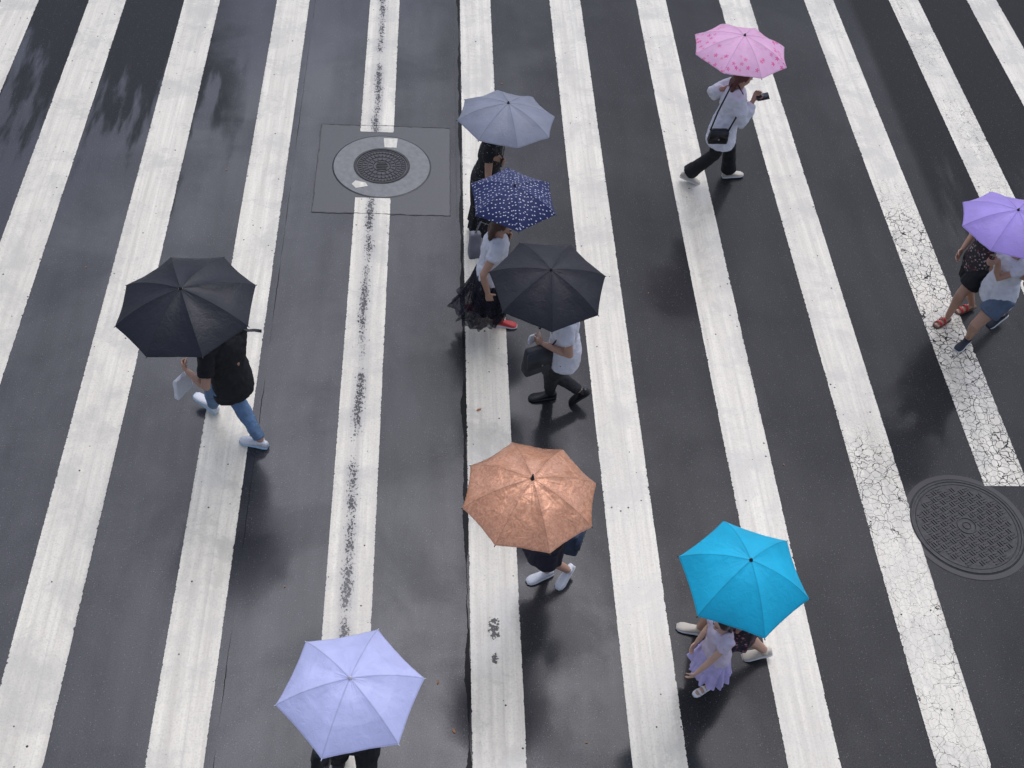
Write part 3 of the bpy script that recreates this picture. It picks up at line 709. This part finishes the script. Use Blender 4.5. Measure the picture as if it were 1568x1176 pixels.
# g) woman with copper umbrella
g,ax=umbrella('copper_umbrella',(.76,4.81,1.90),(.0,.0,1),.49,.20,8,103,U_cop,tip=.05,wrink=1.6)
r,J,I=person('woman',(.98,5.10),195,1.56,{'L':(.99,5.19,0,0),'R':(1.20,5.17,.01,30,35)},{'R':('grip',g(.66),ax),'L':('hold',(.80,5.02,1.05),.5)},
   top_mat=navy_c,sleeve=.5,skirt=dict(len=.25,hem_r=.12,pleats=8,amp=.06,mat=navy_c),shoe_mat=sh_white,sole_mat=sole_w,hair_len=.15)
bag('shoulder_bag',(1.17,4.98,.93),(.24,.12,.20),70,navybag,strap=[(1.17,4.98,1.02),(1.1,4.98,1.25),(1.04,5.0,1.31)])
# h) woman and girl with cyan umbrella
g,ax=umbrella('blue_umbrella',(2.18,4.16,1.90),(-.01,-.05,1),.455,.24,6,99,U_cyan,kinks=(.33,))
r,J,I=person('woman',(2.42,4.42),172,1.58,{'R':(2.20,4.70,0,0),'L':(2.70,4.46,0,20)},{'R':('grip',g(.66),ax)},
   top_mat=fl_dark,sleeve=.5,skirt=dict(len=.27,hem_r=.145,pleats=8,amp=.08,mat=fl_dark),shoe_mat=sh_beige,sole_mat=sole_w,hair_len=.15)
r,J,I=person('girl',(2.22,4.20),200,1.12,{'L':(2.22,4.17,0,0),'R':(2.33,4.30,0,8)},{'L':('free',(2.00,4.0,.54),.6),'R':('free',(2.08,4.28,.58),.6)},
   top_mat=girl_top,sleeve=.4,skirt=[dict(len=.20,hem_r=.135,z0=.06,pleats=10,amp=.13,mat=lil),dict(len=.28,hem_r=.155,z0=.04,pleats=13,amp=.15,mat=lil)],shoe_mat=sh_white,sole_mat=sole_w,sandal=True,hair='black',hair_len=.1,shoe_len=.29,skin='b')
# i) person with lavender umbrella
g,ax=umbrella('lavender_umbrella',(-.41,3.32,1.90),(.0,.02,1),.455,.17,6,71,U_lav,kinks=(.3,.62),tip=.015,handle=whiteh,wrink=1.5)
r,J,I=person('woman',(-.42,3.48),265,1.60,{'L':(-.36,3.32,0,0),'R':(-.56,3.66,0,20)},{'R':('grip',g(.66),ax)},
   top_mat=black_c,sleeve=.6,bottom=True,bottom_mat=black_c,flare=.015,shoe_mat=sh_black,hair_len=.2)
bag('handbag',(-.64,3.36,.75),(.24,.12,.24),80,leather_b,strap=[(-.64,3.36,.87),(-.62,3.42,1.1),(-.56,3.45,1.36)])

# ------------------------------------------------------------------ light
w=bpy.data.worlds.new('World'); scene.world=w; w.use_nodes=True; nt=w.node_tree; nt.nodes.clear()
sky=nt.nodes.new('ShaderNodeTexSky'); sky.sky_type='NISHITA'; sky.sun_disc=False; sky.sun_elevation=radians(64); sky.sun_rotation=radians(20); sky.air_density=1.; sky.dust_density=4.
hs=nt.nodes.new('ShaderNodeHueSaturation'); hs.inputs['Saturation'].default_value=.5
mxn=nt.nodes.new('ShaderNodeMix'); mxn.data_type='RGBA'; mxn.blend_type='MULTIPLY'; mxn.inputs[0].default_value=1.; mxn.inputs[7].default_value=(.92,.97,1.12,1)
bg=nt.nodes.new('ShaderNodeBackground'); bg.inputs[1].default_value=.148; ow=nt.nodes.new('ShaderNodeOutputWorld')
nt.links.new(sky.outputs[0],hs.inputs['Color']); nt.links.new(hs.outputs[0],mxn.inputs[6]); nt.links.new(mxn.outputs[2],bg.inputs[0]); nt.links.new(bg.outputs[0],ow.inputs[0])
sd=bpy.data.lights.new('sun','SUN'); sd.energy=.6; sd.angle=radians(70); sd.color=(1,.97,.93)
so=bpy.data.objects.new('sun',sd); link(so); 
az=radians(20); el=radians(64); dirv=V((sin(az)*cos(el),cos(az)*cos(el),sin(el)))
so.rotation_euler=dirv.to_track_quat('Z','Y').to_euler(); so.location=dirv*20

# ------------------------------------------------------------------ camera
Xr=V((.9971,-.0153,-.0753)).normalized(); Zr=V((.0668,.6566,.7513)); Zr=(Zr-Xr*Zr.dot(Xr)).normalized(); Yr=Zr.cross(Xr)
cd=bpy.data.cameras.new('camera'); cd.sensor_width=36; cd.lens=1800/1568*36; cd.clip_end=2000
co=bpy.data.objects.new('camera',cd); link(co); co.matrix_world=Matrix.Translation((0,0,8.4))@Matrix((Xr,Yr,Zr)).to_4x4(); scene.camera=co
scene.view_settings.view_transform='Standard'; scene.view_settings.look='None'; scene.view_settings.exposure=0
